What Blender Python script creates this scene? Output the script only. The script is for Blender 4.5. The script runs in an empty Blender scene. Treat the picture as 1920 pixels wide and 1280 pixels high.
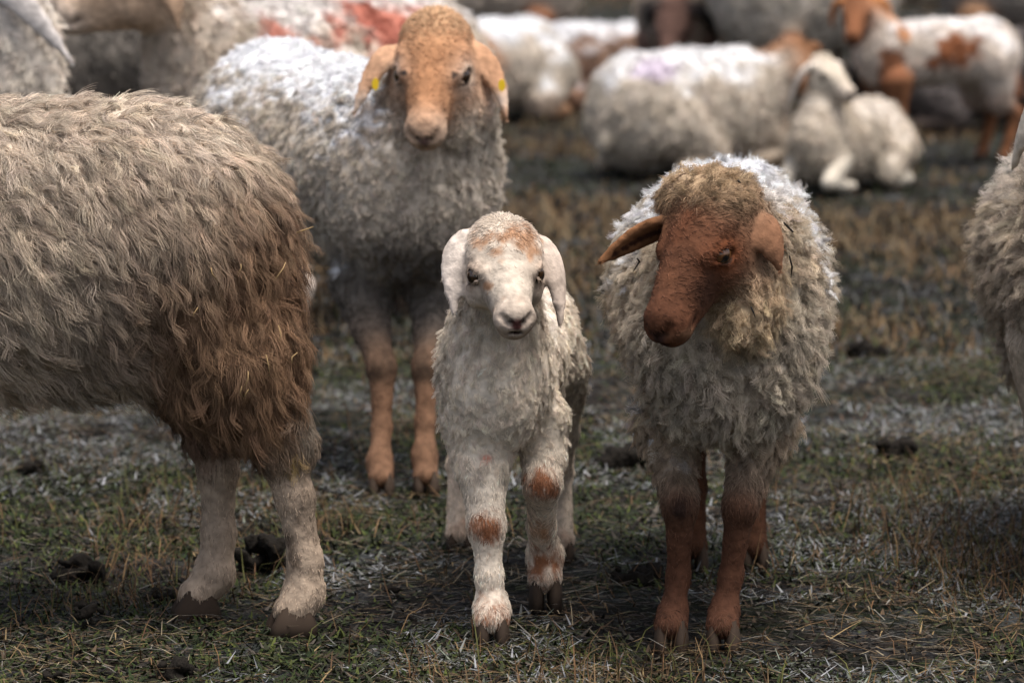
import bpy, math, time
import numpy as np
from mathutils import Vector
T0 = time.time()
rng = np.random.default_rng(7)
scn = bpy.context.scene
# ------------------------------------------------------------------ camera
CAM_H, FPX, PITCH = 1.29, 7200.0, math.atan(960 / 7200.0)
cd = bpy.data.cameras.new('camera'); cam = bpy.data.objects.new('camera', cd)
scn.collection.objects.link(cam); scn.camera = cam
cam.location = (0, 0, CAM_H); cam.rotation_euler = (math.pi / 2 - PITCH, 0, 0)
cd.sensor_width = 36; cd.lens = 135; cd.clip_end = 2000; cd.clip_start = 0.1
cd.dof.use_dof = True; cd.dof.focus_distance = 6.02; cd.dof.aperture_fstop = 5.0
# ------------------------------------------------------------------ sky and sun (overcast)
SUN = np.array([0.2, -0.2, 0.95]); SUN /= np.linalg.norm(SUN)
w = bpy.data.worlds.new('World'); scn.world = w; w.use_nodes = True
nt = w.node_tree; bg = nt.nodes['Background']
sky = nt.nodes.new('ShaderNodeTexSky'); sky.sky_type = 'NISHITA'; sky.sun_disc = False
sky.sun_elevation = math.asin(SUN[2]); sky.sun_rotation = math.atan2(SUN[0], SUN[1])
sky.air_density = 1.0; sky.dust_density = 6.0; sky.ozone_density = 1.0
hs = nt.nodes.new('ShaderNodeHueSaturation'); hs.inputs['Saturation'].default_value = .7   # overcast: greyer than a clear sky
nt.links.new(sky.outputs[0], hs.inputs['Color']); nt.links.new(hs.outputs[0], bg.inputs[0]); bg.inputs[1].default_value = 0.10
sl = bpy.data.lights.new('sun', 'SUN'); so = bpy.data.objects.new('sun', sl); scn.collection.objects.link(so)
sl.energy = 1.5; sl.angle = math.radians(30); sl.color = (1, 0.97, 0.93)
so.rotation_euler = Vector(-SUN).to_track_quat('-Z', 'Y').to_euler(); so.location = (0, 6, 8)
scn.view_settings.view_transform = 'Standard'; scn.view_settings.look = 'None'
scn.view_settings.exposure = 1.12; scn.view_settings.gamma = 1.0
try:
    scn.cycles_curves.shape = 'RIBBONS'; scn.cycles_curves.subdivisions = 2
except Exception: pass
# ------------------------------------------------------------------ helpers
CA, SA = math.cos(PITCH), math.sin(PITCH)
def V(*a): return np.array(a, float)
def nrm(v):
    v = np.asarray(v, float); return v / (np.linalg.norm(v, axis=-1, keepdims=True) + 1e-12)
def W(px, py, Y):                      # point of the place at distance Y seen at a pixel of the photo
    u = (px - 960) / FPX; v = (640 - py) / FPX
    d = V(u, CA + v * SA, -SA + v * CA); return V(0, 0, CAM_H) + d * (Y / d[1])
def G(px, py):                         # ground point
    u = (px - 960) / FPX; v = (640 - py) / FPX
    d = V(u, CA + v * SA, -SA + v * CA); return V(0, 0, CAM_H) + d * (-CAM_H / d[2])
def P(px, Y, z):                       # point at distance Y and height z in the column px
    dep = Y * CA - (z - CAM_H) * SA
    return V((px - 960) / FPX * dep, Y, z)
def hsh(i, j, k, s):
    n = (i * 374761393 + j * 668265263 + k * 2147483647 + s * 1274126177) & 0xffffffff
    n = ((n ^ (n >> 13)) * 1274126177) & 0xffffffff
    return ((n ^ (n >> 16)) & 0xffff) / 65535.0
def vnoise(p, s=0):
    p = np.asarray(p, float); i = np.floor(p).astype(np.int64); f = p - i; f = f * f * (3 - 2 * f)
    r = 0
    for a in (0, 1):
        for b in (0, 1):
            for c in (0, 1):
                wgt = (f[:, 0] if a else 1 - f[:, 0]) * (f[:, 1] if b else 1 - f[:, 1]) * (f[:, 2] if c else 1 - f[:, 2])
                r = r + wgt * hsh(i[:, 0] + a, i[:, 1] + b, i[:, 2] + c, s)
    return r
def fbm(p, s=0, o=3):
    r = 0; a = .5; t = 0
    for q in range(o): r = r + a * vnoise(p * 2 ** q, s + q); t += a; a *= .5
    return r / t
def sstep(a, b, x):
    t = np.clip((x - a) / (b - a), 0, 1); return t * t * (3 - 2 * t)
def gz(x, y):
    x = np.atleast_1d(np.asarray(x, float)); y = np.atleast_1d(np.asarray(y, float)) + 0 * x
    q = np.stack([x, y, 0 * x], 1)
    return (fbm(q * 2.2, 3) - .5) * .03 + (fbm(q * 9, 5) - .5) * .016 - .004
def link(o, parent=None):
    scn.collection.objects.link(o)
    if parent is not None: o.parent = parent
    return o
def mesh_obj(name, v, f, mat, parent=None, smooth=True):
    me = bpy.data.meshes.new(name); v = np.asarray(v, float)
    if isinstance(f, np.ndarray):
        n, c = f.shape
        me.vertices.add(len(v)); me.vertices.foreach_set('co', v.ravel())
        me.loops.add(n * c); me.loops.foreach_set('vertex_index', f.ravel().astype(np.int32))
        me.polygons.add(n); me.polygons.foreach_set('loop_start', np.arange(0, n * c, c, dtype=np.int32))
        me.update(calc_edges=True)
    else: me.from_pydata([tuple(q) for q in v], [], f)
    me.polygons.foreach_set('use_smooth', np.full(len(me.polygons), smooth)); me.update()
    if mat: me.materials.append(mat)
    return link(bpy.data.objects.new(name, me), parent)
def vcol(o, c, name='col'):
    a = o.data.attributes.new(name, 'FLOAT_COLOR', 'POINT')
    a.data.foreach_set('color', np.concatenate([c, np.ones((len(c), 1))], 1).astype(np.float32).ravel())
def tag(o, label, cat, group=None):
    o['label'] = label; o['category'] = cat
    if group: o['group'] = group
# ------------------------------------------------------------------ materials
def newmat(name):
    m = bpy.data.materials.new(name); m.use_nodes = True
    return m, m.node_tree, m.node_tree.nodes['Principled BSDF']
def plain(name, col, rough=.8, spec=.3):
    m, t, b = newmat(name); b.inputs['Base Color'].default_value = (*col, 1)
    b.inputs['Roughness'].default_value = rough; b.inputs['Specular IOR Level'].default_value = spec; return m
def attr_mat(name, bump=None, rough=.9, spec=.12, var=.35, nscale=60):
    m, t, b = newmat(name); N = t.nodes; L = t.links
    a = N.new('ShaderNodeAttribute'); a.attribute_name = 'col'
    b.inputs['Roughness'].default_value = rough; b.inputs['Specular IOR Level'].default_value = spec
    if bump:
        tc = N.new('ShaderNodeTexCoord'); no = N.new('ShaderNodeTexNoise')
        no.inputs['Scale'].default_value = nscale; no.inputs['Detail'].default_value = 5
        L.new(tc.outputs['Object'], no.inputs['Vector'])
        mr = N.new('ShaderNodeMapRange'); mr.inputs[1].default_value = .3; mr.inputs[2].default_value = .7
        mr.inputs[3].default_value = 1 - var; mr.inputs[4].default_value = 1 + var * .4
        L.new(no.outputs[0], mr.inputs[0])
        mx = N.new('ShaderNodeVectorMath'); mx.operation = 'SCALE'
        L.new(a.outputs['Color'], mx.inputs[0]); L.new(mr.outputs[0], mx.inputs['Scale']); L.new(mx.outputs[0], b.inputs['Base Color'])
        bp = N.new('ShaderNodeBump'); bp.inputs['Strength'].default_value = bump; bp.inputs['Distance'].default_value = .006
        L.new(no.outputs[0], bp.inputs['Height']); L.new(bp.outputs[0], b.inputs['Normal'])
    else: L.new(a.outputs['Color'], b.inputs['Base Color'])
    return m
M_SKIN = attr_mat('coat', bump=.6)
M_HAIR = attr_mat('wool_strands', rough=.75, spec=.18)
M_BLADE = attr_mat('dry_and_green_blades', rough=.8, spec=.2)
M_HOOF = plain('hoof_horn', (.045, .031, .022), .85, .12)
M_EYE = attr_mat('eye_wet', rough=.06, spec=.7)
M_TAG = plain('tag_yellow', (.75, .5, .02), .5)
M_STRAW = plain('straw', (.3, .2, .09), .8)
M_TWIG = plain('twig', (.02, .016, .013), .9)
m, t, b = newmat('dung'); N = t.nodes
no = N.new('ShaderNodeTexNoise'); no.inputs['Scale'].default_value = 90; no.inputs['Detail'].default_value = 6
cr = N.new('ShaderNodeValToRGB'); cr.color_ramp.elements[0].color = (.004, .0035, .003, 1); cr.color_ramp.elements[1].color = (.022, .018, .014, 1)
tc = N.new('ShaderNodeTexCoord'); t.links.new(tc.outputs['Object'], no.inputs[0]); t.links.new(no.outputs[0], cr.inputs[0]); t.links.new(cr.outputs[0], b.inputs['Base Color'])
bp = N.new('ShaderNodeBump'); bp.inputs['Distance'].default_value = .006; t.links.new(no.outputs[0], bp.inputs['Height']); t.links.new(bp.outputs[0], b.inputs['Normal'])
b.inputs['Roughness'].default_value = .9; b.inputs['Specular IOR Level'].default_value = .1
M_DUNG = m
def ground_mat():
    m, t, b = newmat('frosty_pasture'); N = t.nodes; L = t.links
    tc = N.new('ShaderNodeTexCoord')
    def noise(s, d=6, r=.6):
        n = N.new('ShaderNodeTexNoise'); n.inputs['Scale'].default_value = s; n.inputs['Detail'].default_value = d
        n.inputs['Roughness'].default_value = r; L.new(tc.outputs['Object'], n.inputs['Vector']); return n.outputs[0]
    def ramp(x, a, c):
        r = N.new('ShaderNodeMapRange'); r.inputs[1].default_value = a; r.inputs[2].default_value = c; L.new(x, r.inputs[0]); return r.outputs[0]
    def mix(f, a, c):
        x = N.new('ShaderNodeMix'); x.data_type = 'RGBA'; L.new(f, x.inputs[0])
        for s, q in ((6, a), (7, c)):
            if isinstance(q, tuple): x.inputs[s].default_value = (*q, 1)
            else: L.new(q, x.inputs[s])
        return x.outputs[2]
    soil = mix(ramp(noise(40), .35, .65), (.003, .0026, .0022), (.014, .011, .009))
    c = mix(ramp(noise(3.1), .46, .62), soil, (.008, .012, .003))
    c = mix(ramp(noise(17, 8, .7), .52, .66), c, (.035, .025, .015))
    c = mix(ramp(noise(6.3, 9, .75), .52, .68), c, (.085, .09, .095))
    L.new(c, b.inputs['Base Color']); b.inputs['Roughness'].default_value = .95; b.inputs['Specular IOR Level'].default_value = .15
    bp = N.new('ShaderNodeBump'); bp.inputs['Distance'].default_value = .02; bp.inputs['Strength'].default_value = .9
    L.new(noise(45, 8, .7), bp.inputs['Height']); L.new(bp.outputs[0], b.inputs['Normal'])
    return m
# ------------------------------------------------------------------ ground
def ground():
    def axis(parts):
        r = []
        for a, c, s in parts: r.append(np.arange(a, c, s))
        return np.concatenate(r)
    px = axis([(0, 1.6, .025), (1.6, 4, .08), (4, 12, .5), (12, 200, 12)]); xs = np.concatenate([-px[:0:-1], px])
    ys = axis([(-60, 0, 8), (0, 4.8, .3), (4.8, 8.5, .025), (8.5, 20, .08), (20, 40, .4), (40, 400, 15)])
    X, Y = np.meshgrid(xs, ys, indexing='ij'); Z = gz(X.ravel(), Y.ravel())
    v = np.stack([X.ravel(), Y.ravel(), Z], 1); n, mm = len(xs), len(ys)
    i = (np.arange(n - 1)[:, None] * mm + np.arange(mm - 1)[None]).ravel()
    o = mesh_obj('ground', v, np.stack([i, i + mm, i + mm + 1, i + 1], 1), ground_mat()); o['kind'] = 'structure'
ground()
# ------------------------------------------------------------------ implicit-surface animal builder
def surfnets(v, org, h):
    ins = v < 0
    s = [ins[a:v.shape[0] - 1 + a, b:v.shape[1] - 1 + b, c:v.shape[2] - 1 + c] for a in (0, 1) for b in (0, 1) for c in (0, 1)]
    cnt = sum(q.astype(np.int8) for q in s); act = (cnt > 0) & (cnt < 8)
    ijk = np.argwhere(act); idx = np.full(act.shape, -1, np.int64); idx[act] = np.arange(len(ijk))
    cor = [(a, b, c) for a in (0, 1) for b in (0, 1) for c in (0, 1)]
    val = np.stack([v[ijk[:, 0] + a, ijk[:, 1] + b, ijk[:, 2] + c] for a, b, c in cor], 1)
    acc = np.zeros((len(ijk), 3)); num = np.zeros(len(ijk))
    for p in range(8):
        for q in range(p + 1, 8):
            dd = np.abs(np.array(cor[p]) - np.array(cor[q]))
            if dd.sum() != 1: continue
            a, c = val[:, p], val[:, q]; mk = (a < 0) != (c < 0)
            tt = np.where(mk, a / np.where(mk, a - c, 1), 0)[:, None]
            acc += np.where(mk[:, None], np.array(cor[p]) * (1 - tt) + np.array(cor[q]) * tt, 0); num += mk
    vert = (ijk + acc / num[:, None]) * h + org
    Q = []
    for ax in range(3):
        a = [slice(None)] * 3; c = [slice(None)] * 3; a[ax] = slice(0, -1); c[ax] = slice(1, None)
        e = ins[tuple(a)] != ins[tuple(c)]; L = np.argwhere(e); o1, o2 = (ax + 1) % 3, (ax + 2) % 3
        L = L[(L[:, o1] > 0) & (L[:, o2] > 0)]
        L = L[(L[:, o1] < act.shape[o1]) & (L[:, o2] < act.shape[o2])]
        flip = ins[L[:, 0], L[:, 1], L[:, 2]]
        e1 = np.zeros(3, int); e1[o1] = 1; e2 = np.zeros(3, int); e2[o2] = 1
        g = lambda M: idx[M[:, 0], M[:, 1], M[:, 2]]
        q = np.stack([g(L - e1 - e2), g(L - e2), g(L), g(L - e1)], 1)
        q[~flip] = q[~flip][:, ::-1]; Q.append(q)
    Q = np.concatenate(Q); return vert, Q[(Q >= 0).all(1)]
def frame(x, up):
    x = nrm(x); y = nrm(np.cross(up, x)); return np.stack([x, y, np.cross(x, y)])
DOWN = (0, 0, -1)
class Beast:
    def __init__(s, h): s.h = h; s.pr = []; s.spots = []; s.eyes = []; s.hoofs = []; s.tags = []; s.a = dict(col=(.5, .45, .38), hl=.03, wool=1, lay=.4, comb=DOWN, fr=1)
    def st(s, **k): s.a = {**s.a, **k}
    def ell(s, c, r, ax=None, k=.03, cut=False, **q):
        s.pr.append(dict(t='e', c=np.asarray(c, float), r=np.asarray(r, float), ax=np.eye(3) if ax is None else ax, k=k, cut=cut, a={**s.a, **q}))
    def cone(s, a, ra, b, rb, k=.025, cut=False, **q):
        s.pr.append(dict(t='c', p=np.asarray(a, float), q=np.asarray(b, float), ra=ra, rb=rb, k=k, cut=cut, a={**s.a, **q}))
    def chain(s, pts, rs, k=.02, **q):
        for i in range(len(pts) - 1): s.cone(pts[i], rs[i], pts[i + 1], rs[i + 1], k, **q)
    def spot(s, c, r, col, soft=.4, hair=1, ns=.35, frq=40): s.spots.append((np.asarray(c, float), np.asarray(r, float) * np.ones(3), col, soft, hair, ns, frq))
    def box(s, p):
        if p['t'] == 'e': e = np.sqrt(((p['ax'] * p['r'][:, None]) ** 2).sum(0)); return p['c'] - e, p['c'] + e
        return np.minimum(p['p'] - p['ra'], p['q'] - p['rb']), np.maximum(p['p'] + p['ra'], p['q'] + p['rb'])
    def dist(s, p, x):
        if p['t'] == 'e':
            l = (x - p['c']) @ p['ax'].T; k0 = np.sqrt(((l / p['r']) ** 2).sum(-1)); k1 = np.sqrt(((l / p['r'] ** 2) ** 2).sum(-1)) + 1e-9
            return np.where(k0 < 1e-3, -p['r'].min(), k0 * (k0 - 1) / k1)
        ba = p['q'] - p['p']; pa = x - p['p']; hh = np.clip(pa @ ba / (ba @ ba + 1e-12), 0, 1)
        return np.linalg.norm(pa - hh[..., None] * ba, axis=-1) - (p['ra'] + (p['rb'] - p['ra']) * hh)
    def surface(s):
        h = s.h; bx = [s.box(p) for p in s.pr if not p['cut']]
        lo = np.min([q[0] for q in bx], 0) - 3 * h; hi = np.max([q[1] for q in bx], 0) + 3 * h
        n = np.ceil((hi - lo) / h).astype(int) + 1; F = np.full(n, .3, np.float32)
        for p in s.pr:
            a, c = s.box(p); mg = p['k'] + 2.5 * h
            i0 = np.clip(np.floor((a - mg - lo) / h).astype(int), 0, n); i1 = np.clip(np.ceil((c + mg - lo) / h).astype(int) + 1, 0, n)
            g = np.stack(np.meshgrid(*[np.arange(i0[d], i1[d]) * h + lo[d] for d in range(3)], indexing='ij'), -1)
            d = s.dist(p, g.reshape(-1, 3)).reshape(g.shape[:3]); sl = tuple(slice(i0[q], i1[q]) for q in range(3)); f = F[sl]; k = p['k']
            if p['cut']:
                d = -d; hh = np.maximum(k - np.abs(f - d), 0) / k; F[sl] = np.maximum(f, d) + hh * hh * k * .25
            else:
                hh = np.maximum(k - np.abs(f - d), 0) / k; F[sl] = np.minimum(f, d) - hh * hh * k * .25
        return surfnets(F, lo, h)
    # a head: S skull centre, M muzzle centre
    def head(s, S, M, up=(0, 0, 1), face=(.3, .12, .05), muz=None, poll=None, pollwool=0, nose=(.05, .03, .028), fat=1.0, lid=None, hl=.012, wm=1.0, mw=1.0, em=1.0, rim=None, iris=(.03, .015, .006), g=None):
        S = np.asarray(S, float); M = np.asarray(M, float); L = np.linalg.norm(M - S); g = g or L / .215
        ax = frame(M - S, up); f, l, u = ax
        at = lambda a, b, c: S + (f * a + l * b * wm + u * c) * g
        fat = fat * wm; q = dict(col=face, hl=hl * g, wool=0, lay=.9, comb=tuple(-f * .5 - u), fr=0)
        mz = {**q, 'col': muz or face, 'hl': hl * g * .5, 'lay': .93}
        s.ell(at(0, 0, .0), V(.088, .066 * fat, .076) * g, ax, .03 * g, **q)
        s.ell(at(-.035, 0, .04), V(.06, .055, .05) * g, ax, .03 * g, **({**q, 'col': poll or face, 'wool': 1.0 if pollwool else 0, 'hl': pollwool or hl, 'lay': .35}))
        s.cone(at(.03, 0, .012), .058 * g * fat, at(.19, 0, -.008), .034 * g * mw, .03 * g, **q)
        s.cone(at(.05, 0, .028), .04 * g, at(.2, 0, .012), .028 * g, .025 * g, **q)
        s.cone(at(-.02, 0, -.05), .05 * g, at(.19, 0, -.035), .023 * g, .03 * g, **q)
        s.ell(at(.205, 0, -.006), V(.036, .038 * wm, .034 * mw) * g, ax, .02 * g, **mz)
        s.ell(at(.195, 0, -.036), V(.032, .027 * wm, .02 * mw) * g, ax, .012 * g, **mz)
        for y in (-1, 1):
            s.ell(at(.03, y * .04 * fat, -.03), V(.06, .03, .05) * g, ax, .03 * g, **q)
            s.cone(at(.02, y * .05, .042), .017 * g, at(.085, y * .045, .038), .012 * g, .02 * g, **q)
            e = at(.063, y * .0605, .014)
            if rim: s.spot(e, .04 * g, rim, .7, 1, .15)
            for k_ in range(9): s.spot(at(.243 - .0085 * k_, y * .0042 * k_, -.0215 - .0008 * k_), .0085 * g, (.018, .009, .007), .7, 0, .1)
            fe, ue = f * .82 + u * .57, u * .82 - f * .57
            s.ell(e, V(.021, .013, .0155) * g * em, np.stack([fe, np.cross(ue, fe), ue]), .008 * g, cut=True)
            for o_, r_ in ((.0165 * em, .0062), (-.0145 * em, .0045)):
                s.cone(e + (-fe * .024 + ue * o_ * .75 + l * y * .002) * g, r_ * g, e + (ue * o_ * 1.05 + l * y * .004) * g, r_ * g, .006 * g, **({**q, 'col': lid or face}))
                s.cone(e + (ue * o_ * 1.05 + l * y * .004) * g, r_ * g, e + (fe * .025 + ue * o_ * .6 - l * y * .004) * g, r_ * g, .006 * g, **({**q, 'col': lid or face}))
            s.eyes.append((at(.063, y * (.0605 - .0085 / wm), .014), .0185 * g * em, nrm(l * y * .9 + f * .42 + u * .05), u, iris)); s.spot(e, .021 * g * em, (.02, .012, .009), .3, 0, .1); s.cone(at(.088, y * .056, .006), .003 * g, at(.108, y * .05, -.012), .0025 * g, .006 * g, cut=True)
            s.cone(at(.239, y * .011, .002), .0085 * g, at(.224, y * .029, .015), .008 * g, .005 * g, cut=True)
            s.cone(at(.243, y * .002, -.0215), .0055 * g, at(.155, y * .044, -.03), .0055 * g, .003 * g, cut=True)
            s.spot(at(.236, y * .014, .007), V(.014, .014, .010) * g, (.005, .004, .004), .45, 0, .1)
        s.spot(at(.243, 0, .002), V(.022, .022, .02) * g, nose, .5, 0, .2)
        s.spot(at(.243, 0, -.021), V(.03, .03, .004) * g, (.04, .02, .018), .6, 0, .2)
        return at
    def ear(s, pts, width, n, col, inner=None, th=.006, hl=.007):
        p0, p1, p2 = [np.asarray(q, float) for q in pts]; th = max(th, s.h * .8); K = 9; n = nrm(n)
        prof = lambda t: np.interp(t, [0, .12, .35, .6, .85, 1], [.55, .85, 1, .95, .66, .25])
        for i in range(K):
            t = i / (K - 1); c = p0 * (1 - t) ** 2 + 2 * p1 * t * (1 - t) + p2 * t * t
            tg = nrm(2 * (1 - t) * (p1 - p0) + 2 * t * (p2 - p1)); sd = nrm(np.cross(n, tg)); nn = np.cross(tg, sd)
            L = np.linalg.norm(p1 - p0) + np.linalg.norm(p2 - p1); wd = width * prof(t)
            s.ell(c, (L / K * 1.1, wd, th * (1.5 - .5 * t)), np.stack([tg, sd, nn]), .008, col=col, hl=hl, wool=0, lay=.95, comb=tuple(tg))
            if inner and .1 < t < .9:
                s.ell(c + nn * th * 2.6, (L / K * 1.0, wd * .72, th * 2.2), np.stack([tg, sd, nn]), .004, cut=True)
                s.spot(c + nn * th * 1.2, (L / K, wd * .6, th), inner, .4, .2, .1)
    def leg(s, pts, rs, toe, col=None, hoof=1.0, **q):
        pts = [np.array(p, float) for p in pts]; pts[-1][2] = max(pts[-1][2], .038 * hoof)
        kw = dict(wool=0, hl=.010, lay=.91, comb=DOWN, k=.018); kw.update(q)
        if col is not None: kw['col'] = col
        s.chain(pts, rs, **kw)
        toe = nrm(V(toe[0], toe[1], 0)); e = pts[-1]
        s.ell(e + toe * .008 + V(0, 0, -.004), V(.025, .0225, .018) * hoof, frame(toe, (0, 0, 1)), .012, **{k: v for k, v in kw.items() if k != 'k'})
        s.hoofs.append((e, toe, hoof))
    def build(s, name, label, cat='sheep', group=None, base=None, frost=0, frost_col=(.74, .74, .75), lump=.006, wool=None, short=20000, paint=None, srad=.0006, curl=0):
        v, q = s.surface(); base = np.asarray(base, float)
        A = np.array([list(p['a']['col']) + [p['a']['hl'], p['a']['wool'], p['a']['lay']] + list(p['a']['comb']) + [p['a']['fr']] for p in s.pr if not p['cut']])
        D = np.stack([s.dist(p, v) for p in s.pr if not p['cut']], 1); D -= D.min(1, keepdims=True)
        w = np.exp(-D / .012); w /= w.sum(1, keepdims=True); a = w @ A
        col = a[:, :3]; hmul = np.ones(len(v))
        fn = np.cross(v[q[:, 2]] - v[q[:, 0]], v[q[:, 3]] - v[q[:, 1]])
        def vn():
            fn = np.cross(v[q[:, 2]] - v[q[:, 0]], v[q[:, 3]] - v[q[:, 1]]); n = np.zeros_like(v)
            for i in range(4):
                for d in range(3): n[:, d] += np.bincount(q[:, i], fn[:, d], len(v))
            return nrm(n)
        n = vn()
        if lump: v = v + n * (((fbm(v * 16, 2) - .5) * 2 * lump + (np.abs(vnoise(v * 42, 8) * 2 - 1) - .4) * curl) * sstep(.3, .9, a[:, 4]))[:, None]; n = vn()
        col = col * (1 + (fbm(v * 9, 31) - .5) * .55 + (fbm(v * 38, 33) - .5) * .45)[:, None]
        if frost:
            f = sstep(.38, .85, n[:, 2] + (fbm(v * 11, 9) - .5) * .9) * sstep(.5, .9, a[:, 4]) * a[:, 9] * frost  # whitens wool where its surface faces up, edge broken by noise
            col = col * (1 - f[:, None]) + np.array(frost_col) * f[:, None]
        if paint: col = paint(v, n, col, a)
        for c, r, pc, soft, hr, ns, frq in s.spots:
            d = np.sqrt((((v - c) / r) ** 2).sum(1)); mk = d < 2
            if not mk.any(): continue
            m_ = np.zeros(len(v)); m_[mk] = sstep(1, 1 - soft, d[mk] + (fbm(v[mk] * frq, 4) - .5) * 2 * ns)
            col = col * (1 - m_[:, None]) + np.array(pc) * m_[:, None]; hmul *= 1 - m_ * (1 - hr)
        root = link(bpy.data.objects.new(name, None)); root.location = base; root.empty_display_size = .1
        tag(root, label, cat, group)
        o = mesh_obj('body', v - base, q, M_SKIN, root); vcol(o, col)
        for e in s.eyes: s.eye(e[0] - base, *e[1:], root)
        for e, toe, sc in s.hoofs: hoof(e - base, toe, sc, root, base)
        # strands
        fa = np.linalg.norm(fn, axis=1) * .5; tc = nrm(V(0, 0, CAM_H) - v[q].mean(1)); face = (n[q].mean(1) * tc).sum(1)
        vis = np.where(face > -.25, 1, .3); wl = a[q, 4].mean(1); hm = hmul[q].mean(1)
        pts = []; rad = []; cc = []; NP = []
        def pick(N, wt):
            cum = np.cumsum(wt); fi = np.searchsorted(cum, rng.random(N) * cum[-1]); fi = np.minimum(fi, len(q) - 1)
            u, t = rng.random((2, N, 1)); B = lambda X: (X[q[fi, 0]] * (1 - u) + X[q[fi, 1]] * u) * (1 - t) + (X[q[fi, 3]] * (1 - u) + X[q[fi, 2]] * u) * t
            return B(v), nrm(B(n)), B(a), B(col), fi
        def strands(rt, nn, cmb, ln, lay, K, off=None, cl=0, wave=0, frq=1.5, wv=None, ph=None, droop=0):
            cmb = cmb - (cmb * nn).sum(1, keepdims=True) * nn; cmb = nrm(cmb)
            t = np.linspace(0, 1, K)[None, :, None]
            ly = np.clip(lay, 0, 1)[:, None, None]
            d0 = nn[:, None]; d1 = cmb[:, None]
            ang = ly * (math.pi / 2) * (.55 + .5 * t)
            p = rt[:, None] - nn[:, None] * .003 + (d0 * np.cos(ang) + d1 * np.sin(ang)) * t * ln[:, None, None]
            if off is not None: p = p + off[:, None] * (1 - cl * t ** .8)
            if wave: p = p + wv[:, None] * (np.sin((t * frq + ph[:, None, None]) * 2 * math.pi) * wave * ln[:, None, None] * t ** .5)
            if droop: p[..., 2] -= droop * (t[..., 0] ** 2) * ln[:, None]
            return p
        if wool:
            W_ = dict(sp=.013, per=14, r=.0006, wave=.12, frq=1.6, cl=.75, K=6, var=.18, spread=.6, jit=.07, cj=.5, droop=0, cv=.12); W_.update(wool)
            wt = fa * sstep(.25, .75, wl) * vis * hm; N = int(wt.sum() / W_['sp'] ** 2)
            if N > 0:
                c, nn, aa, co, _ = pick(N, wt); R = W_['per']
                cmb = aa[:, 6:9] + rng.normal(0, W_['cj'], (N, 3)); nn0 = nn; nn = nrm(nn + rng.normal(0, W_['cj'] * .35, nn.shape)); ln = aa[:, 3] * (1 + rng.normal(0, .22, N)).clip(.4, 1.8) * (.65 + .7 * fbm(c * 28, 41)); lay = aa[:, 5] + rng.normal(0, .14, N)
                cvv = (1 + rng.normal(0, W_['var'], (N, 1))).clip(.45, 1.5) * (1 + rng.normal(0, .012, (N, 3)))
                wv = nrm(np.cross(nn, rng.normal(size=(N, 3)))); ph = rng.random(N)
                rep = lambda X: np.repeat(X, R, 0)
                off = rng.normal(0, W_['sp'] * W_['spread'], (N * R, 3)); rn = rep(nn); off -= (off * rn).sum(1, keepdims=True) * rn
                l2 = rep(ln) * (1 + rng.normal(0, .12, N * R)).clip(.5, 1.5)
                p = strands(rep(c), nrm(rn + rng.normal(0, W_['jit'] * .4, rn.shape)), rep(cmb) + rng.normal(0, W_['jit'], rn.shape), l2, rep(lay), W_['K'], off, W_['cl'], W_['wave'], W_['frq'], rep(wv), rep(ph) + rng.normal(0, .06, N * R), W_['droop'])
                pts.append(p.reshape(-1, 3)); NP.append(np.full(N * R, W_['K'])); tt = np.linspace(0, 1, W_['K'])
                rad.append(np.tile(W_['r'] * (1 - .65 * tt), N * R)); cc.append(rep(co * cvv) * (1 + rng.normal(0, W_['cv'], (N * R, 1))).clip(.5, 1.5))
        if short:
            wt = fa * sstep(.75, .25, wl) * vis * hm
            if wt.sum() > 1e-6:
                c, nn, aa, co, _ = pick(short, wt)
                p = strands(c, nn, aa[:, 6:9] + rng.normal(0, .25, (short, 3)), aa[:, 3] * (1 + rng.normal(0, .25, short)).clip(.4, 1.8), aa[:, 5] + rng.normal(0, .06, short), 3)
                pts.append(p.reshape(-1, 3)); NP.append(np.full(short, 3)); rad.append(np.tile(srad * V(1, .8, .3), short)); cc.append(co * (1 + rng.normal(0, .28, (short, 1))).clip(.4, 1.7))
        if pts:
            strand_obj('fleece', np.concatenate(pts) - base, np.concatenate(NP), np.concatenate(rad), np.concatenate(cc).clip(0, .9), root)
        print(name, len(v), 'verts', sum(len(x) for x in NP), 'strands', round(time.time() - T0, 1)); s.v, s.n, s.q, s.root, s.base = v, n, q, root, base
        return root
    def eye(s, c, r, out, up, iris, root):
        nth, nph = 13, 18; ax = frame(out, up); th = np.linspace(0, math.pi, nth) ** 1.0; vv = []; cc = []
        for a in th:
            for k in range(nph):
                b_ = 2 * math.pi * k / nph; d = V(math.cos(a), math.sin(a) * math.cos(b_), math.sin(a) * math.sin(b_)); vv.append((d @ ax) * r)
                pu = math.hypot(d[1] / .5, d[2] / .3) < 1 or d[0] < .45
                cc.append((.004, .003, .003) if pu else iris)
        f = [(i * nph + j, (i + 1) * nph + j, (i + 1) * nph + (j + 1) % nph, i * nph + (j + 1) % nph) for i in range(nth - 1) for j in range(nph)]
        o = mesh_obj('eye', np.array(vv), f, M_EYE, root); o.location = c; vcol(o, np.array(cc))
def strand_obj(name, p, counts, rad, col, parent):
    cu = bpy.data.hair_curves.new(name); cu.add_curves([int(x) for x in counts])
    cu.attributes['position'].data.foreach_set('vector', p.astype(np.float32).ravel())
    at = cu.attributes.get('radius') or cu.attributes.new('radius', 'FLOAT', 'POINT'); at.data.foreach_set('value', rad.astype(np.float32))
    ca = cu.attributes.new('col', 'FLOAT_COLOR', 'CURVE'); ca.data.foreach_set('color', np.concatenate([col, np.ones((len(col), 1))], 1).astype(np.float32).ravel())
    cu.materials.append(M_HAIR); return link(bpy.data.objects.new(name, cu), parent)
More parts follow.
